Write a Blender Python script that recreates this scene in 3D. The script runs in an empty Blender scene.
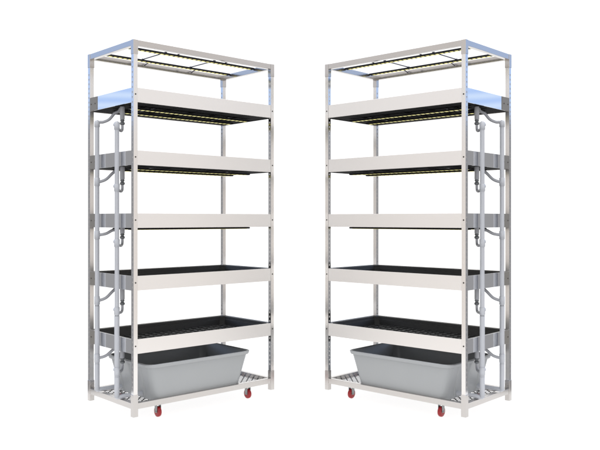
import bpy, math, random
from mathutils import Vector, Matrix
random.seed(7)
S = bpy.context.scene
COL = S.collection

# ------------------------------------------------------------------ materials
def mat(name, color, rough=0.5, metal=0.0, emis=None, estr=0.0, spec=0.5,
        bump=0.0, bscale=(60, 60, 60), rvar=0.0, cvar=0.0):
    m = bpy.data.materials.new(name); m.use_nodes = True
    nt = m.node_tree; b = nt.nodes['Principled BSDF']
    b.inputs['Base Color'].default_value = (*color, 1)
    b.inputs['Roughness'].default_value = rough
    b.inputs['Metallic'].default_value = metal
    b.inputs['Specular IOR Level'].default_value = spec
    if emis:
        b.inputs['Emission Color'].default_value = (*emis, 1)
        b.inputs['Emission Strength'].default_value = estr
    if bump or rvar or cvar:
        tc = nt.nodes.new('ShaderNodeTexCoord')
        mp = nt.nodes.new('ShaderNodeMapping'); mp.inputs['Scale'].default_value = bscale
        nz = nt.nodes.new('ShaderNodeTexNoise'); nz.inputs['Scale'].default_value = 1.0
        nz.inputs['Detail'].default_value = 3
        nt.links.new(tc.outputs['Object'], mp.inputs['Vector'])
        nt.links.new(mp.outputs['Vector'], nz.inputs['Vector'])
        if bump:
            bp = nt.nodes.new('ShaderNodeBump'); bp.inputs['Strength'].default_value = bump
            bp.inputs['Distance'].default_value = 0.001
            nt.links.new(nz.outputs['Fac'], bp.inputs['Height'])
            nt.links.new(bp.outputs['Normal'], b.inputs['Normal'])
        if rvar:
            mr = nt.nodes.new('ShaderNodeMapRange')
            mr.inputs['To Min'].default_value = max(0.02, rough - rvar)
            mr.inputs['To Max'].default_value = rough + rvar
            nt.links.new(nz.outputs['Fac'], mr.inputs['Value'])
            nt.links.new(mr.outputs['Result'], b.inputs['Roughness'])
        if cvar:
            mx = nt.nodes.new('ShaderNodeMix'); mx.data_type = 'RGBA'
            mx.inputs['A'].default_value = (*[c * (1 - cvar) for c in color], 1)
            mx.inputs['B'].default_value = (*[min(1, c * (1 + cvar)) for c in color], 1)
            nt.links.new(nz.outputs['Fac'], mx.inputs['Factor'])
            nt.links.new(mx.outputs['Result'], b.inputs['Base Color'])
    return m

M = {
    'steel': mat('steel', (0.83, 0.805, 0.78), 0.20, 0.68, rvar=0.012, bscale=(5, 5, 12), cvar=0.01),
    'postside': mat('post_side_steel', (0.72, 0.72, 0.73), 0.12, 1.0, rvar=0.015, bscale=(5, 5, 12)),
    'beam': mat('beam_steel', (0.60, 0.575, 0.555), 0.20, 0.92, rvar=0.015, bscale=(7, 7, 12), cvar=0.015),
    'panel': mat('panel_steel', (0.87, 0.84, 0.81), 0.40, 0.5, rvar=0.02, bscale=(4, 4, 12), cvar=0.01),
    'side':  mat('side_steel', (0.80, 0.80, 0.81), 0.035, 1.0, rvar=0.01, bscale=(6, 6, 30)),
    'bracket': mat('bracket_steel', (0.27, 0.255, 0.23), 0.5, 0.4, rvar=0.04, bscale=(90, 90, 90)),
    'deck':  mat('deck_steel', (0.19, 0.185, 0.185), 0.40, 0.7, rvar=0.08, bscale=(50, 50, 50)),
    'hole':  mat('slot_shadow', (0.16, 0.16, 0.17), 0.5, 0.8),
    'black': mat('black_plastic', (0.030, 0.030, 0.030), 0.36, 0.0, spec=0.4, bump=0.15, bscale=(40, 40, 40), rvar=0.08),
    'matt': mat('matt_black', (0.006, 0.006, 0.007), 0.75, 0.0, spec=0.06),
    'lampbody': mat('lamp_body', (0.012, 0.012, 0.014), 0.5, 0.0, spec=0.15),
    'led':   mat('led_diode', (0.50, 0.48, 0.16), 0.35, 0.0, emis=(1.0, 0.90, 0.24), estr=0.60),
    'rod':   mat('rod_metal', (0.10, 0.10, 0.13), 0.35, 0.8),
    'pipe':  mat('grey_plastic_pipe', (0.55, 0.57, 0.615), 0.28, 0.0, cvar=0.04, bscale=(20, 20, 6)),
    'hose': mat('grey_hose', (0.39, 0.40, 0.43), 0.34, 0.0, cvar=0.05, bscale=(30, 30, 30)),
    'valve': mat('valve_metal', (0.16, 0.17, 0.18), 0.35, 0.4),
    'tub':   mat('tub_plastic', (0.40, 0.415, 0.425), 0.30, 0.0, cvar=0.025, rvar=0.025, bscale=(6, 6, 6)),
    'red':   mat('red_wheel', (0.33, 0.010, 0.014), 0.3, 0.0),
    'zinc':  mat('zinc_fork', (0.30, 0.31, 0.31), 0.35, 0.9),
    'bolt':  mat('dark_bolt', (0.06, 0.055, 0.05), 0.45, 0.6),
    'floor': mat('white_floor', (0.93, 0.93, 0.93), 0.9, 0.0, spec=0.0, cvar=0.01, bscale=(3, 3, 3)),
}

# ------------------------------------------------------------------ mesh builder
class MB:
    def __init__(s): s.v = []; s.f = []; s.smooth = []
    def add(s, vs, fs, smooth=False):
        n = len(s.v); s.v += [tuple(p) for p in vs]
        for f in fs: s.f.append([n + i for i in f]); s.smooth.append(smooth)
        return s
    def box(s, a, b):
        x0, y0, z0 = a; x1, y1, z1 = b
        vs = [(x0,y0,z0),(x1,y0,z0),(x1,y1,z0),(x0,y1,z0),(x0,y0,z1),(x1,y0,z1),(x1,y1,z1),(x0,y1,z1)]
        return s.add(vs, [(3,2,1,0),(4,5,6,7),(0,1,5,4),(1,2,6,5),(2,3,7,6),(3,0,4,7)])
    def lathe(s, c, axis, prof, n=20, smooth=True):
        """prof: list of (distance along axis, radius), closed at both ends"""
        ax = Vector(axis).normalized()
        t = Vector((0, 0, 1)) if abs(ax.z) < 0.9 else Vector((1, 0, 0))
        e1 = ax.cross(t).normalized(); e2 = ax.cross(e1); c = Vector(c)
        vs = []
        for d, r in prof:
            for k in range(n):
                an = 2 * math.pi * k / n
                vs.append(c + ax * d + (e1 * math.cos(an) + e2 * math.sin(an)) * r)
        fs = []
        for i in range(len(prof) - 1):
            for k in range(n):
                k2 = (k + 1) % n
                fs.append((i*n+k, (i+1)*n+k, (i+1)*n+k2, i*n+k2))
        s.add(vs, fs, smooth)
        m = len(prof) - 1
        s.add(vs[:n], [list(range(n))]); s.add(vs[m*n:], [list(range(n))[::-1]])
        return s
    def cyl(s, a, b, r, n=16):
        a = Vector(a); b = Vector(b)
        return s.lathe(a, b - a, [(0, r), ((b - a).length, r)], n)
    def tube(s, pts, r, n=14, sub=8):
        """smooth tube through control points (Catmull-Rom)"""
        P = [Vector(p) for p in pts]; P = [P[0]*2-P[1]] + P + [P[-1]*2-P[-2]]
        path = []
        for i in range(1, len(P) - 2):
            for k in range(sub):
                t = k / sub
                p0, p1, p2, p3 = P[i-1:i+3]
                path.append(0.5*((2*p1)+(p2-p0)*t+(2*p0-5*p1+4*p2-p3)*t*t+(3*p1-p0-3*p2+p3)*t**3))
        path.append(P[-2])
        T = [(path[min(i+1, len(path)-1)] - path[max(i-1, 0)]).normalized() for i in range(len(path))]
        e = T[0].orthogonal().normalized(); vs = []
        for p, t in zip(path, T):
            e = (e - t * e.dot(t)).normalized(); g = t.cross(e)
            for k in range(n):
                an = 2*math.pi*k/n; vs.append(p + (e*math.cos(an)+g*math.sin(an))*r)
        fs = []
        for i in range(len(path)-1):
            for k in range(n):
                k2 = (k+1) % n; fs.append((i*n+k, i*n+k2, (i+1)*n+k2, (i+1)*n+k))
        s.add(vs, fs, True)
        m = len(path)-1
        s.add(vs[:n], [list(range(n))[::-1]]); s.add(vs[m*n:], [list(range(n))])
        return s
    def loops(s, loops, cap0=False, cap1=False, smooth=False):
        n = len(loops[0]); vs = [p for l in loops for p in l]; fs = []
        for i in range(len(loops)-1):
            for k in range(n):
                k2 = (k+1) % n; fs.append((i*n+k, i*n+k2, (i+1)*n+k2, (i+1)*n+k))
        s.add(vs, fs, smooth)
        if cap0: s.add(loops[0], [list(range(n))[::-1]])
        if cap1: s.add(loops[-1], [list(range(n))])
        return s
    def build(s, name, m, parent=None, mir=False, bevel=0.0, seg=2, mats=None, mi=None):
        me = bpy.data.meshes.new(name)
        vs = [(-x, y, z) for x, y, z in s.v] if mir else s.v
        fs = [f[::-1] for f in s.f] if mir else s.f
        me.from_pydata(vs, [], fs)
        me.materials.append(M[m])
        for p, sm in zip(me.polygons, s.smooth): p.use_smooth = sm
        me.update()
        o = bpy.data.objects.new(name, me); COL.objects.link(o)
        if parent: o.parent = parent
        if bevel:
            b = o.modifiers.new('bevel', 'BEVEL'); b.width = bevel; b.segments = seg
            b.limit_method = 'ANGLE'; b.angle_limit = math.radians(40)
            b.harden_normals = True if hasattr(b, 'harden_normals') else False
        return o

# ------------------------------------------------------------------ dimensions (metres)
H, L, D = 2.0, 0.9776, 0.520
PO, PW = 0.002, 0.024            # post outer offset and width
CW = 0.0285                      # corner cap / foot sleeve width
TOPS = [1.7465, 1.4135, 1.0790, 0.7465, 0.4105]
PH = 0.0775                      # panel height
OFF = [0.0, 0.0, 0.035, 0.0, 0.012]
GROUND = -0.036
ANG = math.atan2(0.6744, 0.7384)
ORI = (-0.877, 3.964)

def slotted_post(x0, y0, z0, z1):
    """square tube whose two side faces carry a row of punched slots with real depth"""
    b = MB(); w = PW; x1, y1 = x0 + w, y0 + w
    # front, back, ends
    b.add([(x0,y0,z0),(x1,y0,z0),(x1,y0,z1),(x0,y0,z1)], [(0,1,2,3)])
    b.add([(x0,y1,z0),(x1,y1,z0),(x1,y1,z1),(x0,y1,z1)], [(3,2,1,0)])
    b.add([(x0,y0,z0),(x1,y0,z0),(x1,y1,z0),(x0,y1,z0)], [(3,2,1,0)])
    b.add([(x0,y0,z1),(x1,y0,z1),(x1,y1,z1),(x0,y1,z1)], [(0,1,2,3)])
    ya, yb = y0 + 0.008, y0 + 0.016
    pitch, sh, dep = 0.0265, 0.011, 0.004
    zs = []; z = z0 + 0.14
    while z + sh < z1 - 0.09: zs.append((z, z + sh)); z += pitch
    for xf, xi, flip in ((x0, x0 + dep, False), (x1, x1 - dep, True)):
        fs = []; vs = []
        def quad(p):
            n = len(vs); vs.extend(p); fs.append([n, n+1, n+2, n+3] if not flip else [n+3, n+2, n+1, n])
        quad([(xf,y1,z0),(xf,yb,z0),(xf,yb,z1),(xf,y1,z1)][0:1] + [(xf,yb,z0),(xf,yb,z1),(xf,y1,z1)])
        quad([(xf,ya,z0),(xf,y0,z0),(xf,y0,z1),(xf,ya,z1)])
        prev = z0
        for a, c in zs + [(z1, z1)]:
            quad([(xf,yb,prev),(xf,ya,prev),(xf,ya,a),(xf,yb,a)])
            if a < z1:
                quad([(xi,yb,a),(xi,ya,a),(xi,ya,c),(xi,yb,c)])
                quad([(xf,yb,a),(xf,ya,a),(xi,ya,a),(xi,yb,a)])
                quad([(xi,yb,c),(xi,ya,c),(xf,ya,c),(xf,yb,c)])
                quad([(xf,yb,a),(xi,yb,a),(xi,yb,c),(xf,yb,c)])
                quad([(xi,ya,a),(xf,ya,a),(xf,ya,c),(xi,ya,c)])
            prev = c
        b.add(vs, fs)
    return b

def cutrect(x0, y0, x1, y1, c, z):
    return [(x0+c,y0,z),(x1-c,y0,z),(x1,y0+c,z),(x1,y1-c,z),(x1-c,y1,z),(x0+c,y1,z),(x0,y1-c,z),(x0,y0+c,z)]

def roundrect(x0, y0, x1, y1, r, z, n=6):
    out = []
    for cx, cy, a0 in ((x1-r,y0+r,-90),(x1-r,y1-r,0),(x0+r,y1-r,90),(x0+r,y0+r,180)):
        for k in range(n+1):
            a = math.radians(a0 + 90*k/n); out.append((cx+r*math.cos(a), cy+r*math.sin(a), z))
    return out

def clipbar(b, p, d, w, z0, z1, rect):
    """flat strip through p along d clipped to rect"""
    x0, y0, x1, y1 = rect; t0, t1 = -9, 9
    for o, dd, lo, hi in ((p[0], d[0], x0, x1), (p[1], d[1], y0, y1)):
        if abs(dd) < 1e-6:
            if o < lo or o > hi: return
            continue
        a, c = (lo-o)/dd, (hi-o)/dd
        t0, t1 = max(t0, min(a, c)), min(t1, max(a, c))
    if t1 - t0 < 0.01: return
    nx, ny = -d[1]*w/2, d[0]*w/2
    q = [(p[0]+d[0]*t0, p[1]+d[1]*t0), (p[0]+d[0]*t1, p[1]+d[1]*t1)]
    vs = []
    for z in (z0, z1):
        vs += [(q[0][0]-nx,q[0][1]-ny,z),(q[1][0]-nx,q[1][1]-ny,z),(q[1][0]+nx,q[1][1]+ny,z),(q[0][0]+nx,q[0][1]+ny,z)]
    b.add(vs, [(3,2,1,0),(4,5,6,7),(0,1,5,4),(1,2,6,5),(2,3,7,6),(3,0,4,7)])

def grow_light(root, mir, u0, u1, v, zb, h=0.010, w=0.030):
    b = MB(); b.box((u0, v-w/2, zb), (u1, v+w/2, zb+h))
    b.box((u0-0.006, v-w/2+0.004, zb+0.002), (u0, v+w/2-0.004, zb+h-0.002))      # end plugs
    b.box((u1, v-w/2+0.004, zb+0.002), (u1+0.006, v+w/2-0.004, zb+h-0.002))
    g = b.build('grow_light', 'lampbody', root, mir, bevel=0.0015)
    s = MB(); u = u0 + 0.012
    while u + 0.016 < u1 - 0.01:
        s.box((u, v-0.0095, zb-0.0012), (u+0.018, v+0.0095, zb-0.0002)); u += 0.0315
    s.build('led_diodes', 'led', g, mir)
    return g

def make_rack(mir, label):
    root = bpy.data.objects.new('plant_rack', None); COL.objects.link(root)
    sx = -1 if mir else 1
    root.location = (ORI[0]*sx, ORI[1], 0); root.rotation_euler = (0, 0, ANG*sx)
    root['label'] = label; root['category'] = 'shelving rack'; root['group'] = 'tall steel plant racks'
    B = lambda mb, n, m, par=root, **k: mb.build(n, m, par, mir, **k)

    # posts with caps, foot sleeves and bolts
    for ix in (0, 1):
        for iy in (0, 1):
            px = PO if ix == 0 else L-PO-PW
            py = PO if iy == 0 else D-PO-PW
            post = B(slotted_post(px, py, 0.012, H-0.012), 'post', 'steel')
            post.data.materials.append(M['postside'])
            for pf in post.data.polygons: pf.material_index = 1 if abs(pf.normal.x) > 0.5 else 0
            cx = 0 if ix == 0 else L-CW; cy = 0 if iy == 0 else D-CW
            B(MB().box((cx, cy, 1.923), (cx+CW, cy+CW, H)), 'corner_cap', 'beam', post, bevel=0.0012)
            B(MB().box((cx, cy, 0.0), (cx+CW, cy+CW, 0.118)), 'foot_sleeve', 'beam', post, bevel=0.0012)
            for zt in TOPS:
                zc = zt - PH*0.46
                fy, d = (py, -1) if iy == 0 else (py+PW, 1)
                B(MB().lathe((px+PW*0.5, fy, zc), (0, d, 0), [(0, 0.0042), (0.0014, 0.0042), (0.0022, 0.003)], 12), 'bolt', 'bolt', post)
    # top and base beams
    for z0, z1, nm in ((1.9690, 1.9992, 'top_beam'), (0.0405, 0.0715, 'base_beam')):
        for y0 in (0.002, D-0.028):
            B(MB().box((CW, y0, z0), (L-CW, y0+0.026, z1)), nm, 'beam', bevel=0.001)
        for x0 in (0.002, L-0.028):
            B(MB().box((x0, CW, z0), (x0+0.026, D-CW, z1)), nm, 'beam', bevel=0.001)
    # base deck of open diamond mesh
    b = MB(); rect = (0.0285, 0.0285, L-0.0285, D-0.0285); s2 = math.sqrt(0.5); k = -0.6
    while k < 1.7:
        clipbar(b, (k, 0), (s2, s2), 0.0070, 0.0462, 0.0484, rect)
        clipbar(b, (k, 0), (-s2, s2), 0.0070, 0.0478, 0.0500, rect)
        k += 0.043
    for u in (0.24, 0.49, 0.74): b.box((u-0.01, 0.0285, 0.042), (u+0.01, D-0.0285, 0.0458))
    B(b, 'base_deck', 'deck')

    # shelves
    e = PO + 0.001
    for i, zt in enumerate(TOPS):
        zb = zt - PH
        for y0 in (e, D-e-0.003):
            B(MB().box((PO+PW+0.0005, y0, zb), (L-PO-PW-0.0005, y0+0.003, zt)), 'long_panel', 'panel', bevel=0.0008)
        for x0, out in ((e, -1), (L-e-0.003, 1)):
            # end panel
            xo = x0 if out < 0 else x0+0.003; xi = x0+0.003 if out < 0 else x0
            zs = [(zb,0),(zb+PH*.28,0),(zb+PH*.33,0),(zb+PH*.38,0),(zb+PH*.62,0),(zb+PH*.67,0),(zb+PH*.72,0),(zt,0)]
            ya, yb = PO+PW+0.0005, D-PO-PW-0.0005
            L1 = [(xo-out*0.0009*g, z) for z, g in zs]; poly = L1 + [(xi, zt), (xi, zb)]
            n = len(poly)
            vs = [(x, ya, z) for x, z in poly] + [(x, yb, z) for x, z in poly]
            fs = [(q, (q+1) % n, n+(q+1) % n, n+q) for q in range(n)] + [tuple(range(n))[::-1], tuple(range(n, 2*n))]
            if out > 0: fs = [f[::-1] for f in fs]
            pn = B(MB().add(vs, fs), 'end_panel', 'side')
            yc0, yc1 = D-PO-PW-0.088, D-PO-PW-0.001
            xa, xb = (xo-0.0025, xo-0.0002) if out < 0 else (xo+0.0002, xo+0.0025)
            cl = B(MB().box((xa, yc0, zb+0.0005), (xb, yc1, zt-0.0005)), 'joint_plate', 'bracket', pn, bevel=0.0006)
            for yy in (yc0+0.022, yc1-0.018):
                q = MB().lathe((xa if out < 0 else xb, yy, zt-PH*0.5), (out, 0, 0), [(0, 0.0038), (0.0014, 0.0038), (0.002, 0.0028)], 12)
                q.build('screw', 'bolt', root, mir)
        # tray
        g = 0.0065; c = 0.024
        rim = zt - 0.0025
        t = MB()
        t.loops([cutrect(g, g, L-g, D-g, c, zb+0.006),
                 cutrect(g, g, L-g, D-g, c, rim),
                 cutrect(g+0.016, g+0.016, L-g-0.016, D-g-0.016, c, rim),
                 cutrect(g+0.019, g+0.019, L-g-0.019, D-g-0.019, c, rim-0.016),
                 cutrect(g+0.027, g+0.027, L-g-0.027, D-g-0.027, c, rim-0.018),
                 cutrect(g+0.034, g+0.034, L-g-0.034, D-g-0.034, c, rim-0.052)], True, True)
        fz = rim-0.052; a0 = g+0.045
        u = a0
        while u < L-a0: t.box((u, a0, fz-0.001), (u+0.008, D-a0, fz+0.005)); u += 0.0525
        v = a0
        while v < D-a0: t.box((a0, v, fz-0.001), (L-a0, v+0.008, fz+0.0065)); v += 0.0525
        tray = B(t, 'grow_tray', 'black')
        un = MB(); un.loops([cutrect(g+0.001, g+0.001, L-g-0.001, D-g-0.001, c, zb+0.0032), cutrect(g+0.001, g+0.001, L-g-0.001, D-g-0.001, c, zb+0.0058)], True, True)
        for uu in (0.16, 0.32, 0.48, 0.64, 0.80):
            un.box((uu-0.012, g+0.03, zb+0.0015), (uu+0.012, D-g-0.03, zb+0.0031))
        B(un, 'tray_underside', 'matt', tray)
        # lamps under shelves
        if i < 4:
            for v in (0.175, 0.345):
                grow_light(root, mir, 0.075, 0.912, v, zb-0.0125)
            for uu in (0.22, 0.76):
                B(MB().box((uu-0.006, 0.15, zb+0.0008), (uu+0.006, 0.37, zb+0.0024)), 'light_bracket', 'rod')
    # top lamps hung in the top frame with cross rods and hooks
    for v in (0.165, 0.415):
        grow_light(root, mir, 0.036, 0.942, v, 1.9865)
    for uu in (0.30, 0.64):
        r = MB(); r.cyl((uu, 0.15, 1.9990), (uu, 0.43, 1.9990), 0.0032)
        r.lathe((uu, 0.165, 1.9955), (0, 0, 1), [(0, 0.005), (0.008, 0.005)], 10)
        r.lathe((uu, 0.415, 1.9955), (0, 0, 1), [(0, 0.005), (0.008, 0.005)], 10)
        B(r, 'cross_rod', 'rod')
    for uu in (0.38, 0.72):
        r = MB(); r.tube([(uu-0.02, 0.030, 1.984), (uu-0.004, 0.07, 1.997), (uu, 0.16, 1.9985)], 0.0030)
        r.box((uu-0.030, 0.0282, 1.978), (uu-0.010, 0.0302, 1.990)); B(r, 'light_hook', 'rod')
        r = MB(); r.tube([(uu-0.02, D-0.030, 1.984), (uu-0.01, D-0.05, 1.996), (uu, 0.42, 1.9985)], 0.0030)
        B(r, 'light_hook', 'rod')

    # plumbing on the end of the rack
    PU, AV, BV, PR = -0.0165, 0.371, 0.146, 0.0122
    zA, zB = 1.60, 1.563
    def stand(v, ztop, seams, zbot, u_end):
        b = MB(); b.cyl((PU, v, zbot), (PU, v, ztop), PR, 20)
        b.tube([(PU, v, zbot+0.012), (PU, v, zbot+0.004), (PU+0.004, v, zbot-0.0005), (PU+0.018, v, zbot-0.001), (PU+0.05, v, zbot-0.001)], PR, 18, 6)
        b.cyl((PU+0.03, v, zbot-0.001), (u_end, v, zbot-0.001), PR*0.93, 18)
        p = B(b, 'standpipe', 'pipe')
        for z0, z1 in seams:
            B(MB().lathe((PU, v, z0), (0, 0, 1), [(0, PR), (0.0, PR+0.0015), (z1-z0-0.002, PR+0.0015), (z1-z0, PR)], 20), 'coupling', 'pipe', p)
        for zz in (seams[-1][1], seams[0][1]):
            B(MB().lathe((PU, v, zz+0.0005), (0, 0, 1), [(0, PR+0.0006), (0.0022, PR+0.0006)], 20), 'seal_ring', 'valve', p)
        return p
    pA = stand(AV, zA, [(0.085, 0.235), (0.235, 0.56)], 0.089, 0.30)
    pB = stand(BV, zB, [(0.085, 0.195), (0.195, 0.525)], 0.086, 0.20)
    for i, zt in enumerate(TOPS):
        zb = zt - PH; o = OFF[i]
        # hose to the rear standpipe
        ze = zb - 0.078 + o
        drop = zb - ze
        pts = [(0.072, 0.315, zb+0.004), (0.068, 0.316, zb-0.012), (0.050, 0.326, zb-drop*0.42),
               (0.025, 0.342, zb-drop*0.80), (0.0, 0.360, ze+0.002), (PU, AV, ze)]
        if i == 0:
            pts = [(0.075, 0.270, zb+0.004), (0.070, 0.282, zb-0.014), (0.052, 0.300, zb-0.028), (0.032, 0.322, zb-0.060),
                   (0.010, 0.350, zb-0.074), (PU+0.002, AV-0.004, zb-0.078), (PU, AV, zb-0.105)]
        h = B(MB().tube(pts, 0.0082, 14, 8), 'drain_hose', 'hose')
        ring = MB(); ring.lathe((PU, AV, ze-0.024), (0, 0, 1), [(0, PR), (0.001, PR+0.003), (0.046, PR+0.003), (0.047, PR)], 20)
        if i == 0: ring = MB().lathe((PU, AV, zA-0.034), (0, 0, 1), [(0, PR), (0.001, PR+0.003), (0.030, PR+0.003), (0.036, PR-0.002), (0.040, 0.004)], 20)
        B(ring, 'hose_collar', 'pipe', h)
        # drain body, nut, trap bend to the front standpipe
        u, v = 0.060, 0.225
        zl = zb - 0.068 + o
        d = B(MB().lathe((u, v, zl), (0, 0, 1), [(0, 0.0105), (0.003, 0.0130), (zb+0.004-zl, 0.0130)], 18), 'drain_outlet', 'hose')
        B(MB().lathe((u, v, zl-0.030), (0, 0, 1), [(0, 0.008), (0.003, 0.0135), (0.012, 0.0145), (0.016, 0.009), (0.020, 0.009), (0.022, 0.0125), (0.030, 0.0115)], 8, False), 'union_nut', 'valve', d)
        zu = zl - 0.066
        tp = MB().tube([(u, v, zl-0.026), (u, v, zl-0.046), (u-0.008, v-0.010, zu+0.004), (u-0.026, v-0.027, zu),
                        (u-0.050, v-0.048, zu+0.006), (PU+0.006, BV+0.008, zu+0.016), (PU, BV, zu+0.020)], 0.0076, 12, 8)
        B(tp, 'trap_bend', 'hose', d)
        col = MB().lathe((PU, BV, zu-0.004), (0, 0, 1), [(0, PR), (0.001, PR+0.003), (0.040, PR+0.003), (0.041, PR)], 20)
        col.lathe((PU, BV, zu+0.024), (-0.75, 0.66, 0), [(0, 0.008), (0.017, 0.008), (0.019, 0.006)], 12)
        if i == 0: col.lathe((PU, BV, zB-0.002), (0, 0, 1), [(0, PR+0.002), (0.008, PR+0.002), (0.016, PR*0.5)], 18)
        B(col, 'tee_joint', 'pipe', d)

    # casters
    for u in (0.180, 0.808):
        for v in (0.050, 0.470):
            zc, R = GROUND+0.029, 0.029
            f = MB(); f.lathe((u, v, 0.0395), (0, 0, -1), [(0, 0.019), (0.004, 0.019), (0.0055, 0.012)], 16)
            f.box((u-0.0135, v-0.012, zc-0.004), (u-0.0110, v+0.012, 0.036))
            f.box((u+0.0110, v-0.012, zc-0.004), (u+0.0135, v+0.012, 0.036))
            f.box((u-0.0135, v-0.014, 0.032), (u+0.0135, v+0.014, 0.0355))
            c = B(f, 'caster', 'zinc', bevel=0.0006)
            w = MB().lathe((u-0.0095, v, zc), (1, 0, 0), [(0, R*0.55), (0.0005, R*0.80), (0.002, R*0.95), (0.005, R), (0.014, R), (0.017, R*0.95), (0.0185, R*0.80), (0.019, R*0.55)], 32)
            wo = B(w, 'wheel', 'red', c)
            B(MB().lathe((u-0.0165, v, zc), (1, 0, 0), [(0, 0.004), (0.001, 0.005), (0.032, 0.005), (0.033, 0.004)], 12), 'axle', 'zinc', c)
    return root

def make_tub(mir, label):
    root = None; sx = -1 if mir else 1
    b = MB(); zt, z0 = 0.262, 0.0503
    def ring(t, off=0.0, z=None):
        # t: 0 bottom .. 1 rim
        x0 = 0.150-0.050*t-off; x1 = 0.735+0.060*t+off
        y0 = 0.030-0.022*t-off; y1 = 0.440+0.030*t+off
        return roundrect(x0, y0, x1, y1, 0.045+off, z0+(zt-z0)*t if z is None else z, 8)
    out = [ring(0, -0.012, z0), ring(0, -0.004, z0+0.002), ring(0.03, 0, None), ring(0.3), ring(0.6), ring(0.905),
           ring(0.908, 0.009), ring(0.915, 0.0125), ring(0.985, 0.0135), ring(1.0, 0.009, zt), ring(1.0, 0.001, zt),
           ring(0.985, -0.003), ring(0.9, -0.004), ring(0.5, -0.004), ring(0.07, -0.005), ring(0.04, -0.012), ring(0.035, -0.03)]
    b.loops(out, True, True, True)
    o = b.build('storage_tub', 'tub', None, mir)
    o.location = (ORI[0]*sx, ORI[1], 0); o.rotation_euler = (0, 0, ANG*sx)
    o.data.set_sharp_from_angle(angle=math.radians(32))
    sub = o.modifiers.new('edge', 'BEVEL'); sub.width = 0.0006; sub.limit_method = 'ANGLE'; sub.angle_limit = math.radians(50)
    # moulded ribs on both ends
    for end in (0, 1):
        for v in (0.13, 0.25, 0.37):
            r = MB()
            for t0, t1 in ((0.06, 0.92),):
                pts = []
                for t in (t0, t1):
                    x = (0.150-0.050*t) if end == 0 else (0.735+0.060*t)
                    pts.append((x, z0+(zt-z0)*t))
                s = -1 if end == 0 else 1
                w0, w1 = 0.016, 0.026
                vs = []
                for (x, z), w, d in ((pts[0], w0, 0.004), (pts[1], w1, 0.007)):
                    vs += [(x-s*0.002, v-w, z), (x+s*d, v-w*0.6, z), (x+s*d, v+w*0.6, z), (x-s*0.002, v+w, z)]
                fs = [(0,1,5,4),(1,2,6,5),(2,3,7,6),(3,2,1,0),(4,5,6,7),(3,0,4,7)]
                if s > 0: fs = [f[::-1] for f in fs]
                r.add(vs, fs)
            r.build('moulded_rib', 'tub', o, mir, bevel=0.002)
    o['label'] = label; o['category'] = 'tub'; o['group'] = 'grey tubs under the racks'
    return o

make_rack(False, 'tall white metal rack on the left, its drain pipes on its left end')
make_rack(True, 'tall white metal rack on the right, its drain pipes on its right end')
make_tub(False, 'grey plastic tub on the bottom deck of the left rack')
make_tub(True, 'grey plastic tub on the bottom deck of the right rack')

# ------------------------------------------------------------------ white floor, made translucent so an added lamp below whitens it
fl = MB(); rr = roundrect(-1.6, 3.15, 1.6, 5.9, 0.15, GROUND, 8); fl.add(rr, [list(range(len(rr)))])
f = fl.build('floor', 'floor'); f['kind'] = 'structure'
fm = M['floor'].node_tree; pb = fm.nodes['Principled BSDF']; tr = fm.nodes.new('ShaderNodeBsdfTranslucent')
tr.inputs['Color'].default_value = (0.93, 0.93, 0.93, 1); mxs = fm.nodes.new('ShaderNodeMixShader'); mxs.inputs[0].default_value = 0.72
fm.links.new(pb.outputs[0], mxs.inputs[1]); fm.links.new(tr.outputs[0], mxs.inputs[2])
fm.links.new(mxs.outputs[0], fm.nodes['Material Output'].inputs['Surface'])

# ------------------------------------------------------------------ surroundings the steel reflects
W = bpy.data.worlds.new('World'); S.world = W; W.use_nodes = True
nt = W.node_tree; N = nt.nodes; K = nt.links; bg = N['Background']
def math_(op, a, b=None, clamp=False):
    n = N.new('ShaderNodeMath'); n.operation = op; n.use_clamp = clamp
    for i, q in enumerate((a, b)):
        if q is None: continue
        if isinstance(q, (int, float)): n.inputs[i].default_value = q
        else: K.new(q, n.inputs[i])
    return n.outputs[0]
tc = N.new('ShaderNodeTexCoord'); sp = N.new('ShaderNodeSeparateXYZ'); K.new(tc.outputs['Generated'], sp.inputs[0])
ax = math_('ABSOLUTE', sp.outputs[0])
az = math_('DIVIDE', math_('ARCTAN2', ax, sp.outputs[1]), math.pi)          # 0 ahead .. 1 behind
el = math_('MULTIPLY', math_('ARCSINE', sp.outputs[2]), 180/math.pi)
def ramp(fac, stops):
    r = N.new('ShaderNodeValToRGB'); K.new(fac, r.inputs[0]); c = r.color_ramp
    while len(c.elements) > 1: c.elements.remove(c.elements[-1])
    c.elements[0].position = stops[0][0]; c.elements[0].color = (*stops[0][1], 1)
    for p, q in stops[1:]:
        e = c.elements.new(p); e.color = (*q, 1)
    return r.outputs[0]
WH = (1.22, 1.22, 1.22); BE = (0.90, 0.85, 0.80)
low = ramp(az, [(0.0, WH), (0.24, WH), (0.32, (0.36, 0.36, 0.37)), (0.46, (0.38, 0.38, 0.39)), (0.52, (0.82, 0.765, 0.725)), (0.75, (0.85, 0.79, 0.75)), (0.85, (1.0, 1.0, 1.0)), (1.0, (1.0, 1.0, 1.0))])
high = ramp(az, [(0.0, WH), (0.24, WH), (0.31, (0.53, 0.73, 1.15)), (0.47, (0.53, 0.73, 1.15)), (0.52, BE), (0.75, BE), (0.85, (1.1, 1.1, 1.1)), (1.0, (1.1, 1.1, 1.1))])
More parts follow.
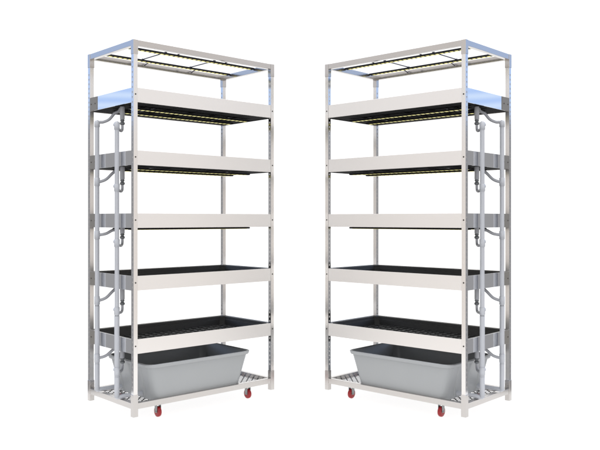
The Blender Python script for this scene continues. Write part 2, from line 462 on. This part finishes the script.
# thin bands of bright cloud low in the blue part
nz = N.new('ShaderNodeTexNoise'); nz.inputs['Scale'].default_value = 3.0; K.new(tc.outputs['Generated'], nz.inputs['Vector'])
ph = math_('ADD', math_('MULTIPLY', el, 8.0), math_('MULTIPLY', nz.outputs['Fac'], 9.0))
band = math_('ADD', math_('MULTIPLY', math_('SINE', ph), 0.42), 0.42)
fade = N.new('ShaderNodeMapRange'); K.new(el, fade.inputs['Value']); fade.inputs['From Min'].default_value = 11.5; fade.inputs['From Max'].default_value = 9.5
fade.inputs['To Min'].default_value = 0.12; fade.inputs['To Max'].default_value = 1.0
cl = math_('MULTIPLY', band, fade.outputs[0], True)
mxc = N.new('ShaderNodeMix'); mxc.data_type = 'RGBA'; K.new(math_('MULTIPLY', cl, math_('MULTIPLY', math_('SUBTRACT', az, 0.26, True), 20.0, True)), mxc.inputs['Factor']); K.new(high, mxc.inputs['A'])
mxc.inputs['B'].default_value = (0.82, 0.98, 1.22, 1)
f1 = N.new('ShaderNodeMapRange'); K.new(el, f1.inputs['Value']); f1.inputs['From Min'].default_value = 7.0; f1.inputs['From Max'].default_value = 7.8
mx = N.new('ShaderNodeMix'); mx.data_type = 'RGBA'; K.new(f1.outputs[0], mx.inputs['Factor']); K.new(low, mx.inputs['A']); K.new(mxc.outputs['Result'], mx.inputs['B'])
# grey added low in the world to darken what undersides reflect
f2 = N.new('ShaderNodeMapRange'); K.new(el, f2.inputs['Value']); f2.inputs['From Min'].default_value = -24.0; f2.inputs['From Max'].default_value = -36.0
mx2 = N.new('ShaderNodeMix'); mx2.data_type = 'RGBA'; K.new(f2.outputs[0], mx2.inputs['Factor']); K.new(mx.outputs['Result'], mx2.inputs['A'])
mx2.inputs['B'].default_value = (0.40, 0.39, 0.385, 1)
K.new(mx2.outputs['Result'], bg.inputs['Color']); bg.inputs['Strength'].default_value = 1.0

def area(name, loc, target, sx, sy, power, color=(1, 1, 1)):
    l = bpy.data.lights.new(name, 'AREA'); l.shape = 'RECTANGLE'; l.size = sx; l.size_y = sy; l.energy = power; l.color = color
    o = bpy.data.objects.new(name, l); COL.objects.link(o); o.location = loc
    o.rotation_euler = (Vector(target)-Vector(loc)).to_track_quat('-Z', 'Y').to_euler()
    return o
area('overhead_fill', (0, 4.6, 4.6), (0, 4.6, 0), 5.5, 4.5, 150)  # unseen lamp added above to brighten the floor
area('under_floor_fill', (0, 4.525, -0.048), (0, 4.525, 0), 3.196, 2.746, 23)  # added beneath the floor sheet to whiten it and thin out the shadows

# ------------------------------------------------------------------ camera
cam = bpy.data.cameras.new('camera'); co = bpy.data.objects.new('camera', cam); COL.objects.link(co)
co.location = (0, 0, 1.049); co.rotation_euler = (math.radians(90), 0, 0)
cam.sensor_width = 36; cam.lens = 751/600*36; cam.shift_y = -0.010; cam.shift_x = 0.0007
cam.clip_start = 0.05; cam.clip_end = 200
S.camera = co
S.view_settings.view_transform = 'Standard'; S.view_settings.look = 'None'
S.view_settings.exposure = 0; S.view_settings.gamma = 1
S.render.resolution_x = 1024; S.render.resolution_y = 768
